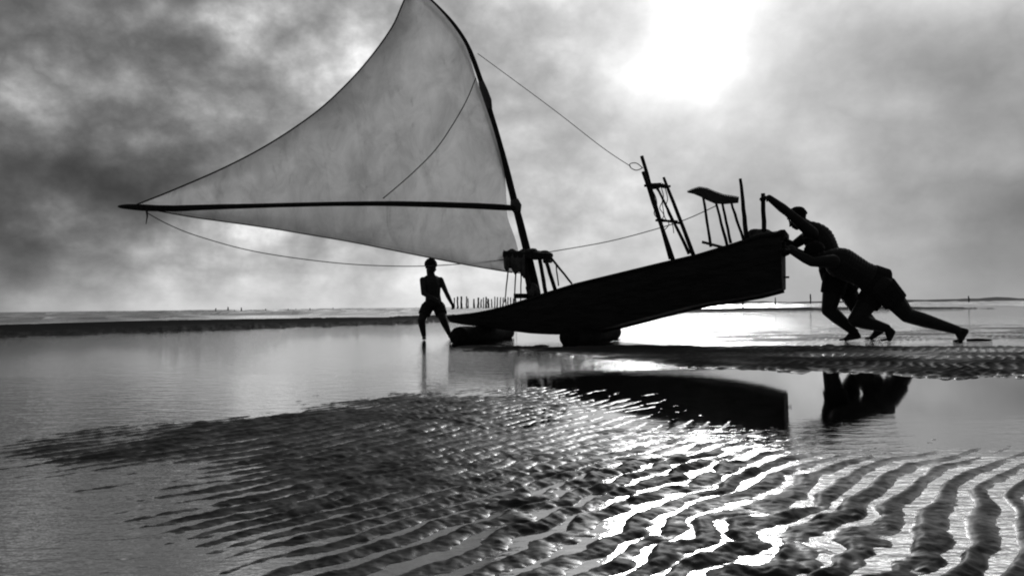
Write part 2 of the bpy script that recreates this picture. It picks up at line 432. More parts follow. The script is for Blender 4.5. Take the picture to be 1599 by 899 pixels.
for n in list(t.n): t.n.remove(n)
out = t.new('ShaderNodeOutputMaterial')
pos = t.new('ShaderNodeNewGeometry').outputs['Position']
ch = t.new('ShaderNodeAttribute', attribute_name='chop').outputs['Fac']
fo = t.new('ShaderNodeAttribute', attribute_name='foam').outputs['Fac']
h = t.m('ADD', t.noise(t.v('MULTIPLY', pos, (1.0, 2.4, 1)), 6, 4, 0.55, 0.3), t.m('MULTIPLY', t.noise(t.v('MULTIPLY', pos, (1.0, 2.0, 1)), 26, 3, 0.5), 0.35))
bp = t.new('ShaderNodeBump'); bp.inputs['Strength'].default_value = 1.0
t.l.new(t.m('MULTIPLY', ch, 0.0045), bp.inputs['Distance']); t.l.new(h, bp.inputs['Height'])
fr = t.new('ShaderNodeFresnel'); fr.inputs['IOR'].default_value = 1.8; t.l.new(bp.outputs[0], fr.inputs['Normal'])
gl = t.new('ShaderNodeBsdfGlossy'); t.l.new(t.m('ADD', t.m('MULTIPLY', t.new('ShaderNodeAttribute', attribute_name='ruffle').outputs['Fac'], 0.16), 0.03), gl.inputs['Roughness']); gl.inputs['Color'].default_value = (1, 1, 1, 1)
t.l.new(bp.outputs[0], gl.inputs['Normal'])
tr = t.new('ShaderNodeBsdfTransparent'); tr.inputs['Color'].default_value = (0.75, 0.75, 0.75, 1)
mx = t.new('ShaderNodeMixShader'); t.l.new(t.m('POWER', fr.outputs[0], t.rng(t.new('ShaderNodeAttribute', attribute_name='ruffle').outputs['Fac'], 0.0, 1.0, 0.36, 0.28)), mx.inputs[0]); t.l.new(tr.outputs[0], mx.inputs[1]); t.l.new(gl.outputs[0], mx.inputs[2])
fd = t.new('ShaderNodeBsdfDiffuse'); fd.inputs['Color'].default_value = (0.8, 0.8, 0.8, 1)
mf = t.new('ShaderNodeMixShader'); t.l.new(fo, mf.inputs[0]); t.l.new(mx.outputs[0], mf.inputs[1]); t.l.new(fd.outputs[0], mf.inputs[2])
t.l.new(mf.outputs[0], out.inputs[0])
tag(link('sea_water', wm, m, None, False), kind='structure')
wm.polygons.foreach_set('use_smooth', np.ones(len(wm.polygons), bool))
# sea bed to the horizon
sb = MB(); sb.box((0, 4000, -4.0), Vector((9000, 0, 0)), Vector((0, 5000, 0)), Vector((0, 0, 1.0)))
tag(sb.build('sea_bed', textured('sea_bed', 0.03, 0.05, 0.9), None, False), kind='structure')

# distant low shore on the right
sx = np.linspace(20, 700, 260); sy = np.linspace(0, 1, 14)
SX, SV = np.meshgrid(sx, sy)
SYY = 150+SV*60+SX*0.06
SZ = np.sin(SV*np.pi)*(0.55+0.35*sst(SX, 60, 110)+0.5*fbm(SX*0.05, SV*2, 3, 44)+0.25*fbm(SX*0.4, SV*3, 2, 47))*sst(SX, 20, 32)-0.15
dm = grid_mesh('distant_shore', SX, SYY, SZ)
tag(link('distant_shore', dm, textured('distant_shore', 0.05, 0.11, 0.9, (1, 1, 1), 0.4)), kind='structure')
dm.polygons.foreach_set('use_smooth', np.ones(len(dm.polygons), bool))

def gz(x, y):
    z = ground_z(np.array([[float(x)]]), np.array([[float(y)]]))[0][0, 0]
    return max(-0.035, float(z))

# ------------------------------------------------------------ the boat
NB = P(700, 498, 10.30); NS = P(1219, 420, 8.75)
ax = Vector((NS.x-NB.x, NS.y-NB.y, 0)).normalized()       # bow -> stern
nn = Vector((-ax.y, ax.x, 0))                              # near -> far
def Q(px, py, off=0.0):
    """point of the boat's lengthwise vertical plane, off metres behind its near side"""
    d = ray(px, py); o = Vector((NB.x, NB.y, 0))+nn*off
    k = (o-CP).dot(nn)/d.dot(nn)
    return CP+d*k
BEAM = 0.90
boat = empty('fishing_sailboat', Vector(((NB.x+NS.x)/2, (NB.y+NS.y)/2, 0))+nn*BEAM/2)
tag(boat, 'dark wooden fishing boat with large triangular sail, its stern lifted, resting on log rollers', 'sailboat')
top_px = [(699, 494), (715, 490.5), (740, 488), (765, 483), (790, 477), (820, 467), (850, 457), (900, 441.5), (960, 427), (1030, 410), (1090, 396), (1140, 381), (1185, 366), (1219, 362)]
bot_px = [(699, 501), (715, 505), (740, 508), (765, 512), (790, 516), (820, 520), (850, 521.5), (900, 520.5), (960, 507), (1030, 489), (1090, 474), (1140, 467), (1185, 459), (1219, 450)]
def lerp_tab(tab, x):
    for (a, b), (c, d) in zip(tab, tab[1:]):
        if a <= x <= c: return b+(d-b)*(x-a)/(c-a)
    return tab[-1][1] if x > tab[0][0] else tab[0][1]
inset = [(699, 0.34), (740, 0.24), (790, 0.14), (850, 0.06), (930, 0.015), (1030, 0.0), (1130, 0.02), (1219, 0.06)]
rings = []; gun_n = []; gun_f = []; keel = []
sts = [699+i*(1219-699)/44 for i in range(45)]
for px in sts:
    i_ = lerp_tab(inset, px)
    T = Q(px, lerp_tab(top_px, px), i_); B = Q(px, lerp_tab(bot_px, px), i_+0.05)
    tz, bz = T.z, B.z
    c = Vector((T.x, T.y, 0))
    Ws = BEAM-2*i_
    def pt(off, z): q = c+nn*off; return Vector((q.x, q.y, z))
    H = tz-bz
    ch_ = min(0.07, Ws*0.2)
    rings.append([pt(0, tz), pt(-0.012, tz-H*0.18), pt(ch_*0.25, bz+H*0.35), pt(ch_, bz), pt(Ws*0.3, bz-0.012), pt(Ws/2, bz-0.02), pt(Ws*0.7, bz-0.012),
                  pt(Ws-ch_, bz), pt(Ws-ch_*0.25, bz+H*0.35), pt(Ws+0.012, tz-H*0.18), pt(Ws, tz),
                  pt(Ws-0.035, tz), pt(Ws-0.04, tz-min(0.03, H*0.3)), pt(0.04, tz-min(0.03, H*0.3)), pt(0.035, tz)])
    gun_n.append(pt(-0.018, tz-0.02)); gun_f.append(pt(Ws+0.018, tz-0.02)); keel.append(pt(Ws/2, bz-0.028))
hb = MB(); hb.ring_loft(rings)
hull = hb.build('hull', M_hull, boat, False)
for gpts in (gun_n, gun_f):
    k = MB(); k.tube(gpts[1:], [0.012]+[0.02]*43, 6); k.build('rub_rail', M_wood, hull)
k = MB(); k.tube(keel[14:], 0.022, 6); k.build('keel', M_wood, hull)
# plank seams as battens standing proud of the side
for fr_ in (0.42, 0.68):
    pts = [r[1]*(1-fr_)+r[2]*fr_-nn*0.004 for r in rings[4:]]
    k = MB(); k.tube(pts, 0.006, 5); k.build('strake', M_hull, hull)
# deck boards
deck = MB()
for j in range(6):
    f0, f1 = (j+0.04)/6, (j+0.96)/6
    rr = []
    for r in rings[2:]:
        a, bb = r[13], r[12]
        p0 = a*(1-f0)+bb*f0; p1 = a*(1-f1)+bb*f1; u = Vector((0, 0, 1))
        rr.append([p0+u*0.003, p1+u*0.003, p1+u*0.014, p0+u*0.014])
    deck.ring_loft(rr)
deck.build('deck', M_deck, boat, False)
# stern: transom cap, rudder fitting and coiled net heap
st = MB(); e = rings[-1]
st.beam(e[0]+Vector((0.02, 0, -0.01)), e[10]+Vector((0.02, 0, -0.01)), 0.05, 0.07); st.build('transom_cap', M_wood, boat, False)
rd = MB(); q = Q(1218, 433, 0.42); rd.tube([q-ax*0.03, q+ax*0.10], 0.011, 8); rd.build('rudder_pin', M_wood, boat)
def lump(name, c, sx, sy, sz_, mt, parent, seed=1):
    rng = random.Random(seed); mb = MB()
    for i in range(16):
        o = Vector((rng.uniform(-1, 1)*sx*.6, rng.uniform(-1, 1)*sy*.6, rng.uniform(-.6, .5)*sz_))
        r_ = rng.uniform(.35, .6)
        mb.ell(Vector(c)+o, Vector((sx*r_, 0, 0)), Vector((0, sy*r_, 0)), Vector((0, 0, sz_*r_)), 10, 6)
    return mb.remesh(name, 0.012, mt, parent, 2, 0.001)
c = Q(1186, 368, 0.45); lump('net_heap', c, 0.13, 0.22, 0.085, M_canvas, boat, 4)
lump('net_heap', Q(1213, 368, 0.35), 0.085, 0.24, 0.07, M_canvas, boat, 6)
lump('rope_coil', Q(1224, 388, 0.38), 0.055, 0.20, 0.09, M_rope, boat, 8)

def post(name, pts, r, parent=boat, mt=M_wood, n=8, wob=0.06):
    mb = MB(); mb.tube(pts, r, n, wob); return mb.build(name, mt, parent)
def pole(name, a, b, r0, r1, parent=boat, mt=M_wood, bow=0.0):
    pts = []
    for i in range(9):
        t_ = i/8; p = a*(1-t_)+b*t_; p = p+Vector((random.uniform(-1, 1), random.uniform(-1, 1), 0))*0.003+ax*bow*math.sin(math.pi*t_); pts.append(p)
    return post(name, pts, [r0+(r1-r0)*i/8 for i in range(9)], parent, mt)

# rack (four raking posts with two cross bars)
rack = MB(); 
def seg(mb, a, b, r0, r1):
    pts = [a*(1-i/6)+b*i/6+Vector((random.uniform(-1, 1), 0, random.uniform(-1, 1)))*0.003 for i in range(7)]
    mb.tube(pts, [r0+(r1-r0)*i/6 for i in range(7)], 7, 0.08)
rk = empty('rack', Q(1065, 400, 0.4)); rk.parent = boat; rk.matrix_parent_inverse = Matrix.Identity(4); rk.location = rk.location-boat.location
bpy.context.view_layer.update()
def child_empty(name, loc):
    o = bpy.data.objects.new(name, None); C.objects.link(o); o.parent = boat; o.location = Vector(loc)-boat.location; o.empty_display_size = 0.05
    o['_w'] = 0; del o['_w']; bpy.context.view_layer.update(); return o
C.objects.unlink(rk); bpy.data.objects.remove(rk)
seg(rack, Q(1052, 409, 0.22), Q(1004, 268, 0.22), 0.030, 0.020)
seg(rack, Q(1047, 404, 0.68), Q(1002, 244, 0.68), 0.028, 0.022)
seg(rack, Q(1083, 398, 0.22), Q(1036, 277, 0.22), 0.027, 0.017)
seg(rack, Q(1076, 396, 0.68), Q(1026, 292, 0.68), 0.022, 0.015)
rack_o = rack.build('rack', M_wood, boat)
bars = [((1006, 290), (1047, 291), .20), ((1010, 286), (1040, 293), .66), ((1026, 342), (1065, 349), .20), ((1024, 344), (1058, 346), .66)]
for a, b, o_ in bars:
    mb = MB(); seg(mb, Q(a[0], a[1], o_), Q(b[0], b[1], o_), 0.016, 0.014); mb.build('cross_bar', M_wood, rack_o)
for px, py in ((1010, 289), (1041, 291)):
    mb = MB(); seg(mb, Q(px, py, 0.16), Q(px, py, 0.74), 0.014, 0.014); mb.build('cross_bar', M_wood, rack_o)
# lashings and tangled line hanging inside the rack
for kk in range(4):
    pts = [Q(1014+kk*8+random.uniform(-2, 2), 290, 0.3+kk*0.1)]
    for i in range(6):
        pts.append(Q(1022+kk*6+random.uniform(-6, 6)+i*1.5, 300+i*11+kk*3, 0.3+kk*0.1+random.uniform(-.03, .03)))
    mb = MB(); mb.tube(spline(pts, 4), 0.0055, 5); mb.build('hanging_line', M_rope, rack_o)
lumpo = lump('lashed_bundle', Q(1026, 290, 0.45), 0.09, 0.16, 0.035, M_canvas, rack_o, 9)
lp = [Q(1003+0*i, 262, .5) for i in range(1)]+[Q(994, 255, .5), Q(984, 256, .5), Q(985, 262, .5), Q(994, 266, .5), Q(1004, 262, .5)]
mb = MB(); mb.tube(spline(lp, 5), 0.006, 5); mb.build('rope_loop', M_rope, rack_o)

# helmsman's bench with saddle-shaped seat
seat = MB(); prof_t = [(1073, 298), (1082, 294), (1092, 291), (1104, 293), (1116, 298), (1130, 303), (1143, 305), (1154, 307)]
prof_b = [(1074, 301), (1083, 303), (1093, 307), (1104, 313), (1116, 318), (1130, 319), (1143, 318), (1153, 317)]
rr = []
for (a, b), (c_, d_) in zip(prof_t, prof_b):
    rr.append([Q(c_, d_, 0.24), Q(a, b+2, 0.22), Q(a, b, 0.34), Q(a, b+.5, 0.50), Q(a, b+2, 0.62), Q(c_, d_, 0.60)])
seat.ring_loft(rr)
bench = child_empty('bench', Q(1125, 385, 0.42))
def cbuild(mb, name, mt, par, smooth=True):
    o = link(name, mb.mesh(name), mt, None, smooth); o.parent = par
    o.matrix_parent_inverse = Matrix.Identity(4); o.matrix_basis = par.matrix_world.inverted(); return o
cbuild(seat, 'seat', M_deck, bench, False)
for a, b, o_ in (((1098, 308), (1110, 385), .28), ((1117, 314), (1136, 384), .28), ((1127, 314), (1141, 380), .56), ((1141, 314), (1161, 374), .56)):
    mb = MB(); seg(mb, Q(a[0], a[1], o_), Q(b[0], b[1], o_), 0.015, 0.018); cbuild(mb, 'leg', M_wood, bench)
mb = MB(); mb.beam(Q(1097, 378, .3), Q(1132, 387, .3), 0.10, 0.03); cbuild(mb, 'foot_board', M_deck, bench, False)
mb = MB(); seg(mb, Q(1104, 345, .28), Q(1131, 340, .3), .008, .008)
# upright posts at the stern
pole('stern_post', Q(1166, 374, .30), Q(1156, 279, .30), 0.030, 0.018)
pole('stern_post', Q(1194, 372, .34), Q(1191, 302, .34), 0.029, 0.024)

# mast, boom, sail
MO = 0.45
mast_px = [(839, 466), (832, 430), (818, 372), (806, 325), (790, 262), (775, 208), (761, 160), (748, 118), (730, 72), (708, 38), (680, 8), (655, -14), (640, -26)]
mast_pts = [Q(a, b, MO) for a, b in mast_px]
sp = spline(mast_pts, 5); nM = len(sp)
rads = [0.058-0.040*(i/(nM-1))**0.9 for i in range(nM)]
mast = MB(); mast.tube(sp, rads, 12, 0.03); mast = mast.build('mast', M_wood, boat)
mb = MB()
mpx = [(751, 128), (756, 143), (761, 158), (765, 170)]
mb.tube([Q(a, b, MO-0.01) for a, b in mpx], [0.036, 0.056, 0.056, 0.036], 10, 0.12); mb.build('lashing', M_rope, mast)
mb = MB(); mb.tube([Q(a, b, MO-0.01) for a, b in [(803, 312), (806, 322), (808, 331)]], [0.05, 0.075, 0.05], 10, 0.1); mb.build('lashing', M_rope, mast)
CY_ = 9.75                                               # depth of the clew
MY = Q(806, 325, MO).y
def S(px, py, bel=0.0):                                   # the sail plane: depth runs from the mast to the clew
    tt = (806-px)/(806-185)
    return P(px, py, MY+(CY_-MY)*tt+bel)
boom_px = [(184, 322.5), (200, 323), (260, 325.5), (330, 323.5), (400, 321.5), (500, 319), (600, 318), (700, 320), (770, 323), (804, 325)]
bpts = [S(a, b, -0.05) for a, b in boom_px]
bsp = spline(bpts, 5); br = []
for i in range(len(bsp)):
    u = i/(len(bsp)-1); br.append(0.008+0.026*min(1, u*7)+0.006*math.sin(u*9))
bm = MB(); bm.tube(bsp, br, 10, 0.04); boom = bm.build('boom', M_wood, boat)
mb = MB(); mb.tube([S(229, 327, -.07), S(230, 338, -.08), S(228, 350, -.08)], [0.016, 0.009, 0.004], 6); mb.build('rope_end', M_rope, boom)

luff_px = [(817, 428), (806, 378), (793, 340), (791, 314), (787, 268), (772, 208), (757, 162), (742, 118), (728, 74), (706, 39), (679, 8), (655, -14), (641, -25)]
luff = spline([Vector((a, b, 0)) for a, b in luff_px], 10)
foot_px = [(817, 428), (760, 419), (700, 408), (630, 394), (550, 378), (480, 366), (420, 356), (350, 346), (300, 339), (250, 330), (212, 322)]
leech_px = [(212, 320), (270, 297), (350, 262), (420, 225), (490, 178), (540, 133), (580, 88), (612, 43), (628, 8), (638, -16), (641, -25)]
foot = spline([Vector((a, b, 0)) for a, b in foot_px], 10); leech = spline([Vector((a, b, 0)) for a, b in leech_px], 10)
def samp(lst, t_):
    x = max(0, min(len(lst)-1.0001, t_*(len(lst)-1))); i = int(x); f_ = x-i; return lst[i]*(1-f_)+lst[i+1]*f_
NV, NU = 120, 110; v0 = 0.22
SXa = []; uvs = []
for i in range(NV+1):
    v = i/NV; L = samp(luff, v)
    O = samp(foot, v/v0) if v < v0 else samp(leech, (v-v0)/(1-v0))
    for j in range(NU+1):
        u = j/NU; p = L*(1-u)+O*u
        bel = 0.55*math.sin(math.pi*min(1, u))**0.8*math.sin(math.pi*min(1, max(0, v)))*1.0
        wr = 0.004*math.sin(p.x*0.09+p.y*0.02)*math.sin(math.pi*v)
        wr += 0.03*math.exp(-((p.x-330)/110)**2)*math.sin((p.y-320)/(abs(p.x-200)+20)*22)
        wr += 0.002*math.sin(p.x*0.21-p.y*0.05+2*math.sin(p.y*0.02))
        SXa.append(tuple(S(p.x, p.y, bel+wr))); uvs.append((p.x/1000, p.y/1000))
sf = [(i*(NU+1)+j, i*(NU+1)+j+1, (i+1)*(NU+1)+j+1, (i+1)*(NU+1)+j) for i in range(NV) for j in range(NU)]
sme = bpy.data.meshes.new('sail'); sme.from_pydata(SXa, [], sf); sme.update()
uvl = sme.uv_layers.new(name='cloth')
for lp_ in sme.loops: uvl.data[lp_.index].uv = uvs[lp_.vertex_index]
m = bpy.data.materials.new('sailcloth'); m.use_nodes = True; t = NT(m.node_tree)
for n in list(t.n): t.n.remove(n)
out = t.new('ShaderNodeOutputMaterial'); uv = t.new('ShaderNodeUVMap', uv_map='cloth').outputs[0]
stn = t.noise(t.v('MULTIPLY', uv, (22, 15, 1)), 1.0, 7, 0.66, 0.5)
big = t.noise(t.v('MULTIPLY', uv, (5, 5, 1)), 1.0, 3, 0.5)
suv = t.new('ShaderNodeSeparateXYZ'); t.l.new(uv, suv.inputs[0])
seam = t.m('GREATER_THAN', t.m('FRACT', t.m('MULTIPLY', t.m('ADD', suv.outputs[0], t.m('MULTIPLY', suv.outputs[1], -0.15)), 17.0)), 0.95)
wv_ = t.noise(t.v('MULTIPLY', uv, (900, 900, 1)), 1.0, 2, 0.6)
alb = t.m('ADD', t.rng(stn, 0.35, 0.65, 0.64, 0.95), t.rng(big, 0.3, 0.7, -0.05, 0.05))
alb = t.m('ADD', alb, t.rng(wv_, 0.3, 0.7, -0.03, 0.03))
alb = t.m('SUBTRACT', alb, t.m('MULTIPLY', seam, 0.03))
blot = t.ss(t.noise(t.v('MULTIPLY', uv, (34, 16, 1)), 1.0, 4, 0.6, 1.2), 0.56, 0.74)
alb = t.m('SUBTRACT', alb, t.m('MULTIPLY', blot, 0.16))
colr = t.gray(alb)
dfu = t.new('ShaderNodeBsdfDiffuse'); tl = t.new('ShaderNodeBsdfTranslucent'); mx = t.new('ShaderNodeMixShader'); mx.inputs[0].default_value = 0.66
t.l.new(colr, dfu.inputs[0]); t.l.new(colr, tl.inputs[0]); t.l.new(dfu.outputs[0], mx.inputs[1]); t.l.new(tl.outputs[0], mx.inputs[2]); t.l.new(mx.outputs[0], out.inputs[0])
sail = link('sail', sme, m, boat)
# bolt ropes and the brail line across the sail
def sail_pt(p, o=-0.01): 
    return S(p.x, p.y, o)
mb = MB(); mb.tube([Vector(SXa[i*(NU+1)+NU]) for i in range(int(NV*v0), NV+1)], 0.010, 6); mb.build('bolt_rope', M_rope, sail)
mb = MB(); mb.tube([Vector(SXa[i*(NU+1)+NU]) for i in range(1, int(NV*v0)+1)], 0.008, 6); mb.build('bolt_rope', M_rope, sail)
bl = [(743, 122), (728, 158), (705, 198), (680, 234), (650, 265), (622, 290), (598, 310)]
mb = MB(); mb.tube([S(a, b, -0.09) for a, b in [tuple(v[:2]) for v in spline([Vector((a, b, 0)) for a, b in bl], 4)]], 0.007, 5); mb.build('brail_line', M_rope, sail)

# running lines
l1 = spline([Q(746, 84, MO), Q(860, 168, MO), Q(940, 230, MO), Q(985, 260, .5)], 8)
mb = MB(); mb.tube(l1, 0.0048, 5); mb.build('stay_rope', M_rope, boat)
l2 = [S(229, 332, -.06), S(262, 350, -.05), S(310, 369, -.02), S(400, 393, .0), S(520, 410, .05), S(620, 415.5, .1), S(700, 413.5, .1), S(790, 405, .05), Q(860, 393, .5), Q(950, 377, .5), Q(1030, 356, .5), Q(1075, 341, .45), Q(1121, 320, .4)]
mb = MB(); mb.tube(spline(l2, 6), 0.0058, 5); mb.build('sheet_rope', M_rope, boat)

# mast bench: cross beam on posts, canvas bundled round it
mbn = child_empty('mast_bench', Q(835, 462, MO))
for a, b, o_, r_ in (((842, 398), (852, 458), .25, .026), ((850, 400), (867, 452), .62, .026), ((817, 400), (829, 466), .25, .030), ((822, 400), (834, 464), .66, .026)):
    mb = MB(); seg(mb, Q(a[0], a[1], o_), Q(b[0], b[1], o_), r_, r_); cbuild(mb, 'leg', M_wood, mbn)
mb = MB(); seg(mb, Q(857, 398, .25), Q(893, 443, .25), .016, .013); cbuild(mb, 'brace', M_wood, mbn)
mb = MB(); seg(mb, Q(868, 410, .60), Q(872, 446, .60), .009, .009); cbuild(mb, 'brace', M_wood, mbn)
for o_ in (.22, .66):
    mb = MB(); mb.beam(Q(786, 397, o_), Q(860, 400, o_), 0.05, 0.07); cbuild(mb, 'cross_beam', M_wood, mbn, False)
for o_, pxx in ((.2, 812), (.2, 848)):
    mb = MB(); mb.beam(Q(pxx, 399, .18), Q(pxx, 399, .72), 0.05, 0.05); cbuild(mb, 'cross_beam', M_wood, mbn, False)
for a, b, o_ in (((796, 402), (788, 472), .18), ((807, 402), (803, 474), .5), ((814, 402), (813, 470), .72)):
    mb = MB(); seg(mb, Q(a[0], a[1], o_), Q(b[0], b[1], o_), .010, .008); cbuild(mb, 'stay', M_rope, mbn)
# drape of canvas
rr = []
rng = random.Random(3)
for i in range(13):
    px = 786+i*34/12
    lo = 418+0.42*(px-786)+4*math.sin(i*1.3)
    rr.append([Q(px, 390+2*math.sin(i), .24+.02*math.sin(i*2.1)), Q(px, 405, .18+.02*math.cos(i*1.9)), Q(px+1, lo, .21+.02*math.sin(i*2.7)), Q(px+1, lo, .26+.02*math.sin(i*2.7)), Q(px, 405, .32), Q(px, 392, .30)])
mb = MB(); mb.ring_loft(rr); cbuild(mb, 'canvas_bundle', M_canvas, mbn)
for k_, (px, py, sx_) in enumerate(((843, 398, .14), (856, 403, .07), (828, 395, .1))):
    o = lump('canvas_bundle', Q(px, py, .42), sx_, .2, .065, M_canvas, None, 20+k_); o.parent = mbn; o.matrix_basis = mbn.matrix_world.inverted()
o = lump('canvas_bundle', Q(832, 452, .3), .09, .12, .10, M_canvas, None, 33); o.parent = mbn; o.matrix_basis = mbn.matrix_world.inverted()
mb = MB(); mb.box(Q(817, 462, .3), ax*0.05, nn*0.2, Vector((0, 0, .03))); cbuild(mb, 'foot_block', M_wood, mbn, False)

# ------------------------------------------------------------ log rollers
def roller(pc, length, r, label, seed):
    rng = random.Random(seed)
    c = Vector((pc.x, pc.y, 0)); root = c
    N = 30; rr = []
    dirv = (nn+ax*rng.uniform(-.04, .04)).normalized()
    for i in range(N+1):
        t_ = i/N; p = c+dirv*(t_-0.5)*length+Vector((0, 0, r-0.03))+ax*0.015*math.sin(t_*4+seed)
        rad = r*(1+0.05*math.sin(t_*11+seed)+rng.uniform(-.02, .02))
        if i in (0, N): rad *= 0.93
        rr.append([p+(ax*math.cos(a)+Vector((0, 0, 1))*math.sin(a))*rad*(1+rng.uniform(-.025, .025)) for a in [2*math.pi*k/18 for k in range(18)]])
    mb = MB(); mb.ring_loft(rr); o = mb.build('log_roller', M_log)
    return tag(o, label, 'log', 'log rollers under the boat')
g1 = Q(757, 528, .38); roller(g1, 1.75, 0.115, 'thick dark log roller lying under the low bow, nearest the boy', 1)
g2 = Q(925, 530, .35); roller(g2, 1.75, 0.115, 'thick dark log roller lying under the middle of the hull, towards the men', 2)

# ------------------------------------------------------------ people
def torso(mb, pel, chest, neck, lat, s, bulge=1.0, w=(0.168, 0.148, 0.178, 0.185), d=(0.168, 0.150, 0.176, 0.142)):
    pts = spline([pel, pel.lerp(chest, 0.48)+(pel.lerp(chest, 0.5)-pel.lerp(chest, 0.5)), chest, neck], 6)
    n = len(pts)
    for i, p in enumerate(pts):
        u = i/(n-1)
        a = (pts[min(i+1, n-1)]-pts[max(i-1, 0)]).normalized()
        f = a.cross(lat).normalized(); l = f.cross(a).normalized()
        k = u*3; q = min(int(k), 2); fr = k-q
        if u < 0.34: W = w[0]+(w[1]-w[0])*(u/0.34); Dp = d[0]+(d[1]-d[0])*(u/0.34)
        elif u < 0.70: W = w[1]+(w[2]-w[1])*((u-.34)/.36); Dp = d[1]+(d[2]-d[1])*((u-.34)/.36)
        else:
            x = (u-.70)/.30; W = w[2]*(1-x**2)+0.055*x**2; Dp = d[2]*(1-x**2)+0.06*x**2
        mb.ell(p, l*W*s, f*Dp*s, a*0.075*s, 18, 10)
def limb(mb, a, b, c, r, s, hint=None):
    """two-segment limb with muscle bulges: r = (r_root, r_mid1, r_joint, r_mid2, r_end)"""
    m1 = a.lerp(b, 0.38); m2 = b.lerp(c, 0.32)
    mb.capsule(a, r[0]*s, m1, r[1]*s); mb.capsule(m1, r[1]*s, b, r[2]*s)
    mb.capsule(b, r[2]*s, m2, r[3]*s); mb.capsule(m2, r[3]*s, c, r[4]*s)
def hand(mb, w, d, n, s, curl=0.7, side=1):
    d = d.normalized(); n = (n-d*n.dot(d)).normalized(); sd = d.cross(n)*side
    pc = w+d*0.048*s
    mb.ell(pc, sd*0.040*s, n*0.016*s, d*0.056*s, 14, 9)
    mb.capsule(w-d*0.01*s, 0.024*s, w+d*0.03*s, 0.025*s)
    for i, L in enumerate((0.92, 1.03, 0.98, 0.78)):
        b = w+d*(0.090-0.004*abs(i-1.4))*s+sd*(1.4-i)*0.0205*s
        mb.capsule(w+d*0.04*s+sd*(1.4-i)*0.014*s, 0.0105*s, b, 0.0105*s, 8)
        ang = 0.0; p = b; ax_ = sd
        for L2, k in ((0.040, .8), (0.026, 1.0), (0.020, .8)):
            ang += curl*k; dd = d*math.cos(ang)+n*math.sin(ang)+sd*(1.4-i)*0.06
            q = p+dd.normalized()*L2*L*s; mb.capsule(p, 0.0096*s, q, 0.0086*s, 8); p = q
    b = w+d*0.025*s+sd*0.028*s; k1 = b+(d*0.7+sd*0.75+n*0.25).normalized()*0.040*s
    k2 = k1+(d*0.85+sd*0.25+n*(0.3+curl*0.5)).normalized()*0.030*s; k3 = k2+(d*0.7-sd*0.1+n*(0.5+curl*0.5)).normalized()*0.024*s
    mb.capsule(b, 0.014*s, k1, 0.0125*s, 8); mb.capsule(k1, 0.0120*s, k2, 0.0108*s, 8); mb.capsule(k2, 0.0108*s, k3, 0.0095*s, 8)
def foot(mb, an, heel, ball, toe, lat, s):
    mb.capsule(an, 0.038*s, heel+(an-heel)*0.25, 0.034*s); mb.capsule(heel, 0.030*s, ball, 0.030*s)
    mb.capsule(an, 0.036*s, ball.lerp(an, 0.25), 0.026*s)
    mb.capsule(ball-lat*0.022*s, 0.026*s, ball+lat*0.022*s, 0.026*s)
    dv = toe-ball; L = dv.length
    for i in range(5):
        o = lat*(i-2)*0.0185*s; ll = (1.0, .98, .9, .8, .68)[i]
        mb.capsule(ball+o, 0.015*s, ball+o+dv*ll, (0.0135, .010, .0095, .009, .0085)[i]*s, 8)
def head(mb, c, fwd, up, s, neck):
    fwd = fwd.normalized(); up = (up-fwd*up.dot(fwd)).normalized(); lt = fwd.cross(up)
    e = lambda o, a, b, d_: mb.ell(c+fwd*o[0]*s+lt*o[1]*s+up*o[2]*s, lt*a*s, fwd*b*s, up*d_*s, 18, 12)
    e((-.012, 0, .022), .074, .092, .082)      # cranium
    e((.030, 0, -.020), .060, .058, .085)      # face
    e((.046, 0, -.072), .036, .034, .032)      # jaw and chin
    e((.020, 0, -.055), .054, .050, .040)      # jaw
    e((.072, 0, .016), .046, .014, .012)       # brow
    for y in (-.031, .031):
        e((.072, y, -.001), .013, .012, .010)   # eyes
        e((.068, y*1.2, -.030), .018, .014, .014) # cheek bones
        e((-.006, y*2.42, -.008), .008, .017, .030)  # ears
    e((.088, 0, -.018), .011, .014, .024); e((.100, 0, -.030), .016, .012, .010)  # nose
    e((.082, 0, -.052), .024, .011, .006); e((.080, 0, -.062), .021, .011, .007)  # lips
    mb.capsule(c-up*0.05*s-fwd*0.02*s, 0.052*s, neck, 0.058*s)
    return fwd, up, lt
def hair_cap(c, fwd, up, lt, s, parent, thick=0.010):
    mb = MB()
    n, mrow = 28, 14; rr = []
    for i in range(1, mrow+1):
        t_ = math.pi*0.60*i/mrow; row = []
        for j in range(n):
            u = 2*math.pi*j/n; f_ = math.cos(u); l_ = math.sin(u)
            tt = t_*(1-0.30*max(0, f_)**1.5)
            row.append(c+(fwd*(-.012+(.092+thick)*math.sin(tt)*f_)+lt*(.074+thick)*math.sin(tt)*l_+up*(.022+(.082+thick)*math.cos(tt)))*s)
        rr.append(row)
    inner = [[p+(c+fwd*-.012*s+up*.022*s-p)*0.16 for p in r] for r in reversed(rr)]
    mb.ring_loft(rr+inner)
    o = mb.build('hair', M_hair, parent)
    for v_ in o.data.vertices: v_.co += v_.normal*random.uniform(-.002, .004)*s
    return o
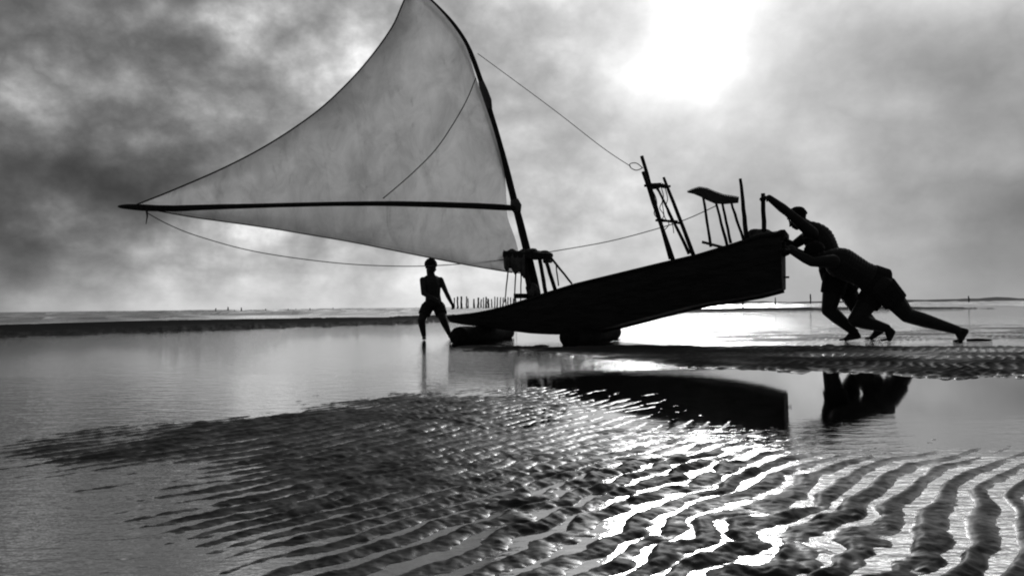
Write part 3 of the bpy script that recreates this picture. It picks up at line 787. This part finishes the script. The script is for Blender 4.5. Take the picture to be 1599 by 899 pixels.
def shorts(pel, waist, hips, knees, lat, s, frac, r0, r1, parent):
    mb = MB(); a = (waist-pel).normalized(); f = a.cross(lat).normalized(); l = f.cross(a)
    for i in range(5):
        p = pel.lerp(waist, i/4*0.55-0.12)
        mb.ell(p, l*(0.186-.004*i)*s, f*(0.190-.005*i)*s, a*0.07*s, 18, 10)
    for h_, k_ in zip(hips, knees):
        e_ = h_.lerp(k_, frac); N = 6
        mb.tube([h_.lerp(e_, i/N) for i in range(N+1)], [(r0+(r1-r0)*i/N)*s for i in range(N+1)], 14)
    return mb.remesh('shorts', 0.008, M_cloth, parent, 3, 0.0008)

def person(j, label, s, group=None, armr=(.074, .067, .052, .054, .037), legr=(.132, .120, .082, .080, .049), frac=.55, tw=None, hs=1.15):
    mb = MB()
    if tw: torso(mb, j['pel'], j['chest'], j['neck'], j['lat'], s, w=tw[0], d=tw[1])
    else: torso(mb, j['pel'], j['chest'], j['neck'], j['lat'], s)
    mb.capsule(j['chest'].lerp(j['neck'], .45), .055*s, j['sh'][0], .052*s); mb.capsule(j['chest'].lerp(j['neck'], .45), .055*s, j['sh'][1], .052*s)
    mb.capsule(j['neck'], .055*s, j['sh'][0], .042*s); mb.capsule(j['neck'], .055*s, j['sh'][1], .042*s)
    for i in (0, 1):
        mb.ell(j['sh'][i], Vector((.058*s, 0, 0)), Vector((0, .058*s, 0)), Vector((0, 0, .058*s)), 14, 9)
        limb(mb, j['sh'][i], j['el'][i], j['wr'][i], armr, s)
        hd, hn, cu, sd_ = j['hand'][i]; hand(mb, j['wr'][i], hd, hn, s, cu, sd_)
        limb(mb, j['hip'][i], j['kn'][i], j['an'][i], legr, s)
        mb.ell(j['hip'][i]+j.get('butt', Vector((0, 0, 0))), Vector((.092*s, 0, 0)), Vector((0, .088*s, 0)), Vector((0, 0, .092*s)), 14, 9)
        h_, b_, t_ = j['foot'][i]; foot(mb, j['an'][i], h_, b_, t_, j['lat'], s)
    fwd, up, lt = head(mb, j['head'], j['fwd'], j['up'], hs, j['neck'])
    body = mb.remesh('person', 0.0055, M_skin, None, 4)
    # origin at the feet
    o_ = Vector((j['pel'].x, j['pel'].y, 0)); body.data.transform(Matrix.Translation(-o_)); body.location = o_
    bpy.context.view_layer.update()
    tag(body, label, 'person', group)
    hr = hair_cap(j['head'], fwd, up, lt, hs, None); shp = shorts(j['pel'], j['pel'].lerp(j['chest'], .5), j['hip'], j['kn'], j['lat'], s, frac, legr[0]+.014, legr[1]+.014, None)
    for c_ in (hr, shp):
        c_.data.transform(Matrix.Translation(-o_)); c_.parent = body; c_.matrix_parent_inverse = Matrix.Identity(4)
    return body
LAT = nn.copy()
g3 = 'men pushing the boat'
# far man: upright chest, one arm up on the post, both knees bent
YA = 9.25
a = lambda px, py, dy=0.0: P(px, py, YA+dy)
def gnd(px, Y, z=0.0):      # a point at height z at column px and depth Y
    p = P(px, 500, Y); return Vector((p.x, p.y, z))
fA = lambda px, dy: gnd(px, YA+dy, 0.03)
ptop = Q(1192, 306, .34); stern_top = Q(1208, 370, .60)
jA = dict(lat=LAT, pel=a(1305, 424), chest=a(1281, 378), neck=a(1263, 354), head=a(1245, 341),
          fwd=(P(1226, 352, YA)-P(1245, 341, YA)), up=(P(1254, 318, YA)-P(1245, 341, YA)),
          sh=[a(1268, 364, -.15), a(1266, 365, .15)], el=[P(1231, 332, 9.08), P(1238, 384, YA+.12)], wr=[P(1201, 309, 8.99), P(1216, 373, YA+.08)],
          hand=[(ptop-P(1201, 309, 8.99), Vector((-.2, 0, -1)), .75, 1), (Vector((-1, -.15, .15)), Vector((-.3, 0, -1)), .45, -1)],
          hip=[a(1306, 428, -.09), a(1308, 428, .09)], kn=[a(1294, 484, -.1), a(1338, 481, .14)], an=[a(1334, 518, -.1), a(1372, 514, .14)],
          foot=[(gnd(1340, YA-.1, .055), gnd(1320, YA-.1, .028), gnd(1311, YA-.1, .018)), (gnd(1376, YA+.14, .10), gnd(1360, YA+.14, .028), gnd(1351, YA+.14, .018))])
person(jA, 'bare-chested man with one arm raised to the stern post, both knees bent', .98, g3)
# near man: stretched low and long, one leg trailing far back
YB = 8.85
b = lambda px, py, dy=0.0: P(px, py, YB+dy)
jB = dict(lat=LAT, pel=b(1371, 441), chest=b(1318, 413), neck=b(1294, 401), head=b(1272, 396),
          fwd=(P(1252, 408, YB)-P(1272, 396, YB)), up=(P(1262, 380, YB)-P(1272, 396, YB)),
          sh=[b(1301, 408, -.16), b(1300, 405, .16)], el=[b(1268, 409, -.17), b(1264, 404, .14)], wr=[P(1236, 392, 8.80), P(1234, 388, 9.02)],
          hand=[(Vector((-1, .1, .25)), Vector((-.4, 0, -1)), .35, 1), (Vector((-1, -.05, .25)), Vector((-.4, 0, -1)), .35, -1)],
          hip=[b(1378, 447, -.09), b(1374, 447, .09)], kn=[b(1416, 492, -.1), b(1336, 499, .1)], an=[b(1494, 515, -.1), b(1384, 512, .1)], butt=Vector((-.01, 0, .0)),
          foot=[(b(1508, 517, -.1), gnd(1499, YB-.1, .020), gnd(1488, YB-.1, .006)), (b(1394, 518, .1), gnd(1388, YB+.1, .03), gnd(1376, YB+.1, .018))])
person(jB, 'bare-chested man leaning low against the stern with one leg stretched far back', 1.0, g3)
# boy at the bow
YC = 10.95; sc = .64
c_ = lambda px, py, dy=0.0: P(px, py, YC+dy)
latC = Vector((0.92, 0.38, 0)).normalized()
jC = dict(lat=latC, pel=c_(677, 474), chest=c_(675, 447), neck=c_(673, 430), head=c_(673, 416),
          fwd=Vector((.55, -.8, -.25)), up=Vector((.02, 0, 1)),
          sh=[c_(660, 437, -.05), c_(688, 437, .05)], el=[c_(661, 458, -.14), c_(697, 457, .02)], wr=[c_(685, 470, -.27), c_(705, 473, -.12)],
          hand=[(P(702, 477, 10.6)-c_(685, 470, -.27), Vector((0, 0, -1)), .7, -1), (Vector((.3, -.2, -.6)), Vector((-.3, .5, -.4)), .8, 1)],
          hip=[c_(668, 478, -.03), c_(685, 478, .03)], kn=[c_(658, 500, -.12), c_(692, 499, -.10)], an=[c_(662, 524, .02), c_(701, 520, .06)],
          foot=[(gnd(663, YC+.06, .03), gnd(662, YC-.06, .02), gnd(662, YC-.10, .015)), (gnd(702, YC+.10, .03), gnd(705, YC-.0, .02), gnd(706, YC-.05, .015))])
person(jC, 'small bare-chested boy in shorts standing in shallow water, hauling on the bow', sc, None, (.066, .060, .048, .050, .036), (.125, .115, .082, .078, .050), .62,
       ((.19, .165, .19, .20), (.15, .13, .15, .13)), hs=.98)

# ------------------------------------------------------------ stakes standing in the shallows
rng = random.Random(12)
ORD = ['first', 'second', 'third', 'fourth', 'fifth', 'sixth', 'seventh', 'eighth', 'ninth', 'tenth', 'eleventh', 'twelfth', 'thirteenth', 'fourteenth', 'fifteenth', 'sixteenth', 'seventeenth', 'eighteenth', 'nineteenth', 'twentieth', 'twenty-first']
def stake(px, ptop_, pbot, wpx, Y, label, grp, lean=0.0):
    b_ = P(px, pbot, Y); t_ = P(px+lean, ptop_, Y); w_ = wpx/F*Y/2
    bz = min(-.2, b_.z-.1)
    o_ = Vector((b_.x, b_.y, 0)); n = 8; pts = []
    for i in range(n+1):
        u = i/n; p = Vector((b_.x, b_.y, bz)).lerp(t_, u)-o_
        pts.append(p+Vector((rng.uniform(-1, 1), rng.uniform(-1, 1), 0))*w_*.25)
    mb = MB(); mb.tube(pts, [w_*(1.1-.35*i/n)*rng.uniform(.85, 1.1) for i in range(n+1)], 7, .15)
    o = mb.build('stake', M_stake); o.location = o_
    return tag(o, label, 'stake', grp)
xs = [709, 715, 720.5, 728, 731, 740, 746.5, 751, 755, 758.5, 763, 768, 772.5, 776, 781, 785, 789.5, 793, 797, 801, 806]
for i, x_ in enumerate(xs):
    wpx = (2.2, 3.2, 3.6, 2.4)[i % 4] if x_ < 775 else 2.2
    side = 'in the left half' if x_ < 757 else 'in the right half'
    stake(x_, 464+rng.uniform(-1.5, 3), 484, wpx, 80+rng.uniform(-4, 4), ORD[i]+' stake from the left in the close row of stakes behind the bow', 'row of stakes behind the bow', rng.uniform(-1, 1))
for i, (x_, t_, b_, w_) in enumerate(((337, 481, 489, 2), (345, 484, 489, 1.4), (356, 479, 491, 2.4), (366, 484, 490, 1.4), (377, 480, 488, 2.2), (392, 483.5, 488, 1.6), (415, 482, 489, 2.2), (450, 482, 488, 1.6), (462, 482, 487, 1.4), (484, 481, 487, 2), (520, 480, 486, 1.4))):
    stake(x_, t_, b_, w_, 95, ORD[i]+' from the left of the small stakes in the sea left of the boy', 'far stakes left of the boy')
for x_, t_, b_, w_, y_, lb in ((1160, 455, 478, 2.6, 60, 'tall thin stake on the far shallows under the raised stern'), (1211, 464, 476, 1.8, 85, 'short far stake just right of the stern, below the transom'),
                          (1266, 459, 476, 2.6, 75, 'far stake between the stern and the pushing men'), (1513, 462, 471, 2.4, 95, 'lone short stake on the distant shore right of the men')):
    stake(x_, t_, b_, w_, y_, lb, None, -0.5)
# dark weed-covered rocks among the far stakes
for i, (x_, w_, h_, lb) in enumerate(((443, 1.3, .22, 'low dark rock in the far sea, wider one among the stakes'), (360, .8, .18, 'small dark rock in the far sea, left one at the foot of the stakes'))):
    p = gnd(x_, 88, 0); mb = MB(); rg_ = random.Random(i)
    for k in range(9):
        r_ = rg_.uniform(.25, .5); mb.ell(Vector((rg_.uniform(-w_, w_), rg_.uniform(-.3, .3), rg_.uniform(-.05, h_*.5))), Vector((r_*w_*.6, 0, 0)), Vector((0, r_, 0)), Vector((0, 0, r_*h_*2)), 10, 6)
    o = mb.remesh('rock', .05, M_log, None, 1, .01); o.location = p; tag(o, lb, 'rock')
# driftwood stick by the trailing foot
mb = MB(); mb.tube([gnd(1509, 8.85, .012), gnd(1524, 8.83, .016), gnd(1540, 8.86, .010), gnd(1548, 8.9, .008)], [.012, .016, .012, .006], 7, .15)
tag(mb.build('driftwood_stick', M_log), 'short flat dark stick lying on the sand behind the trailing foot', 'stick')
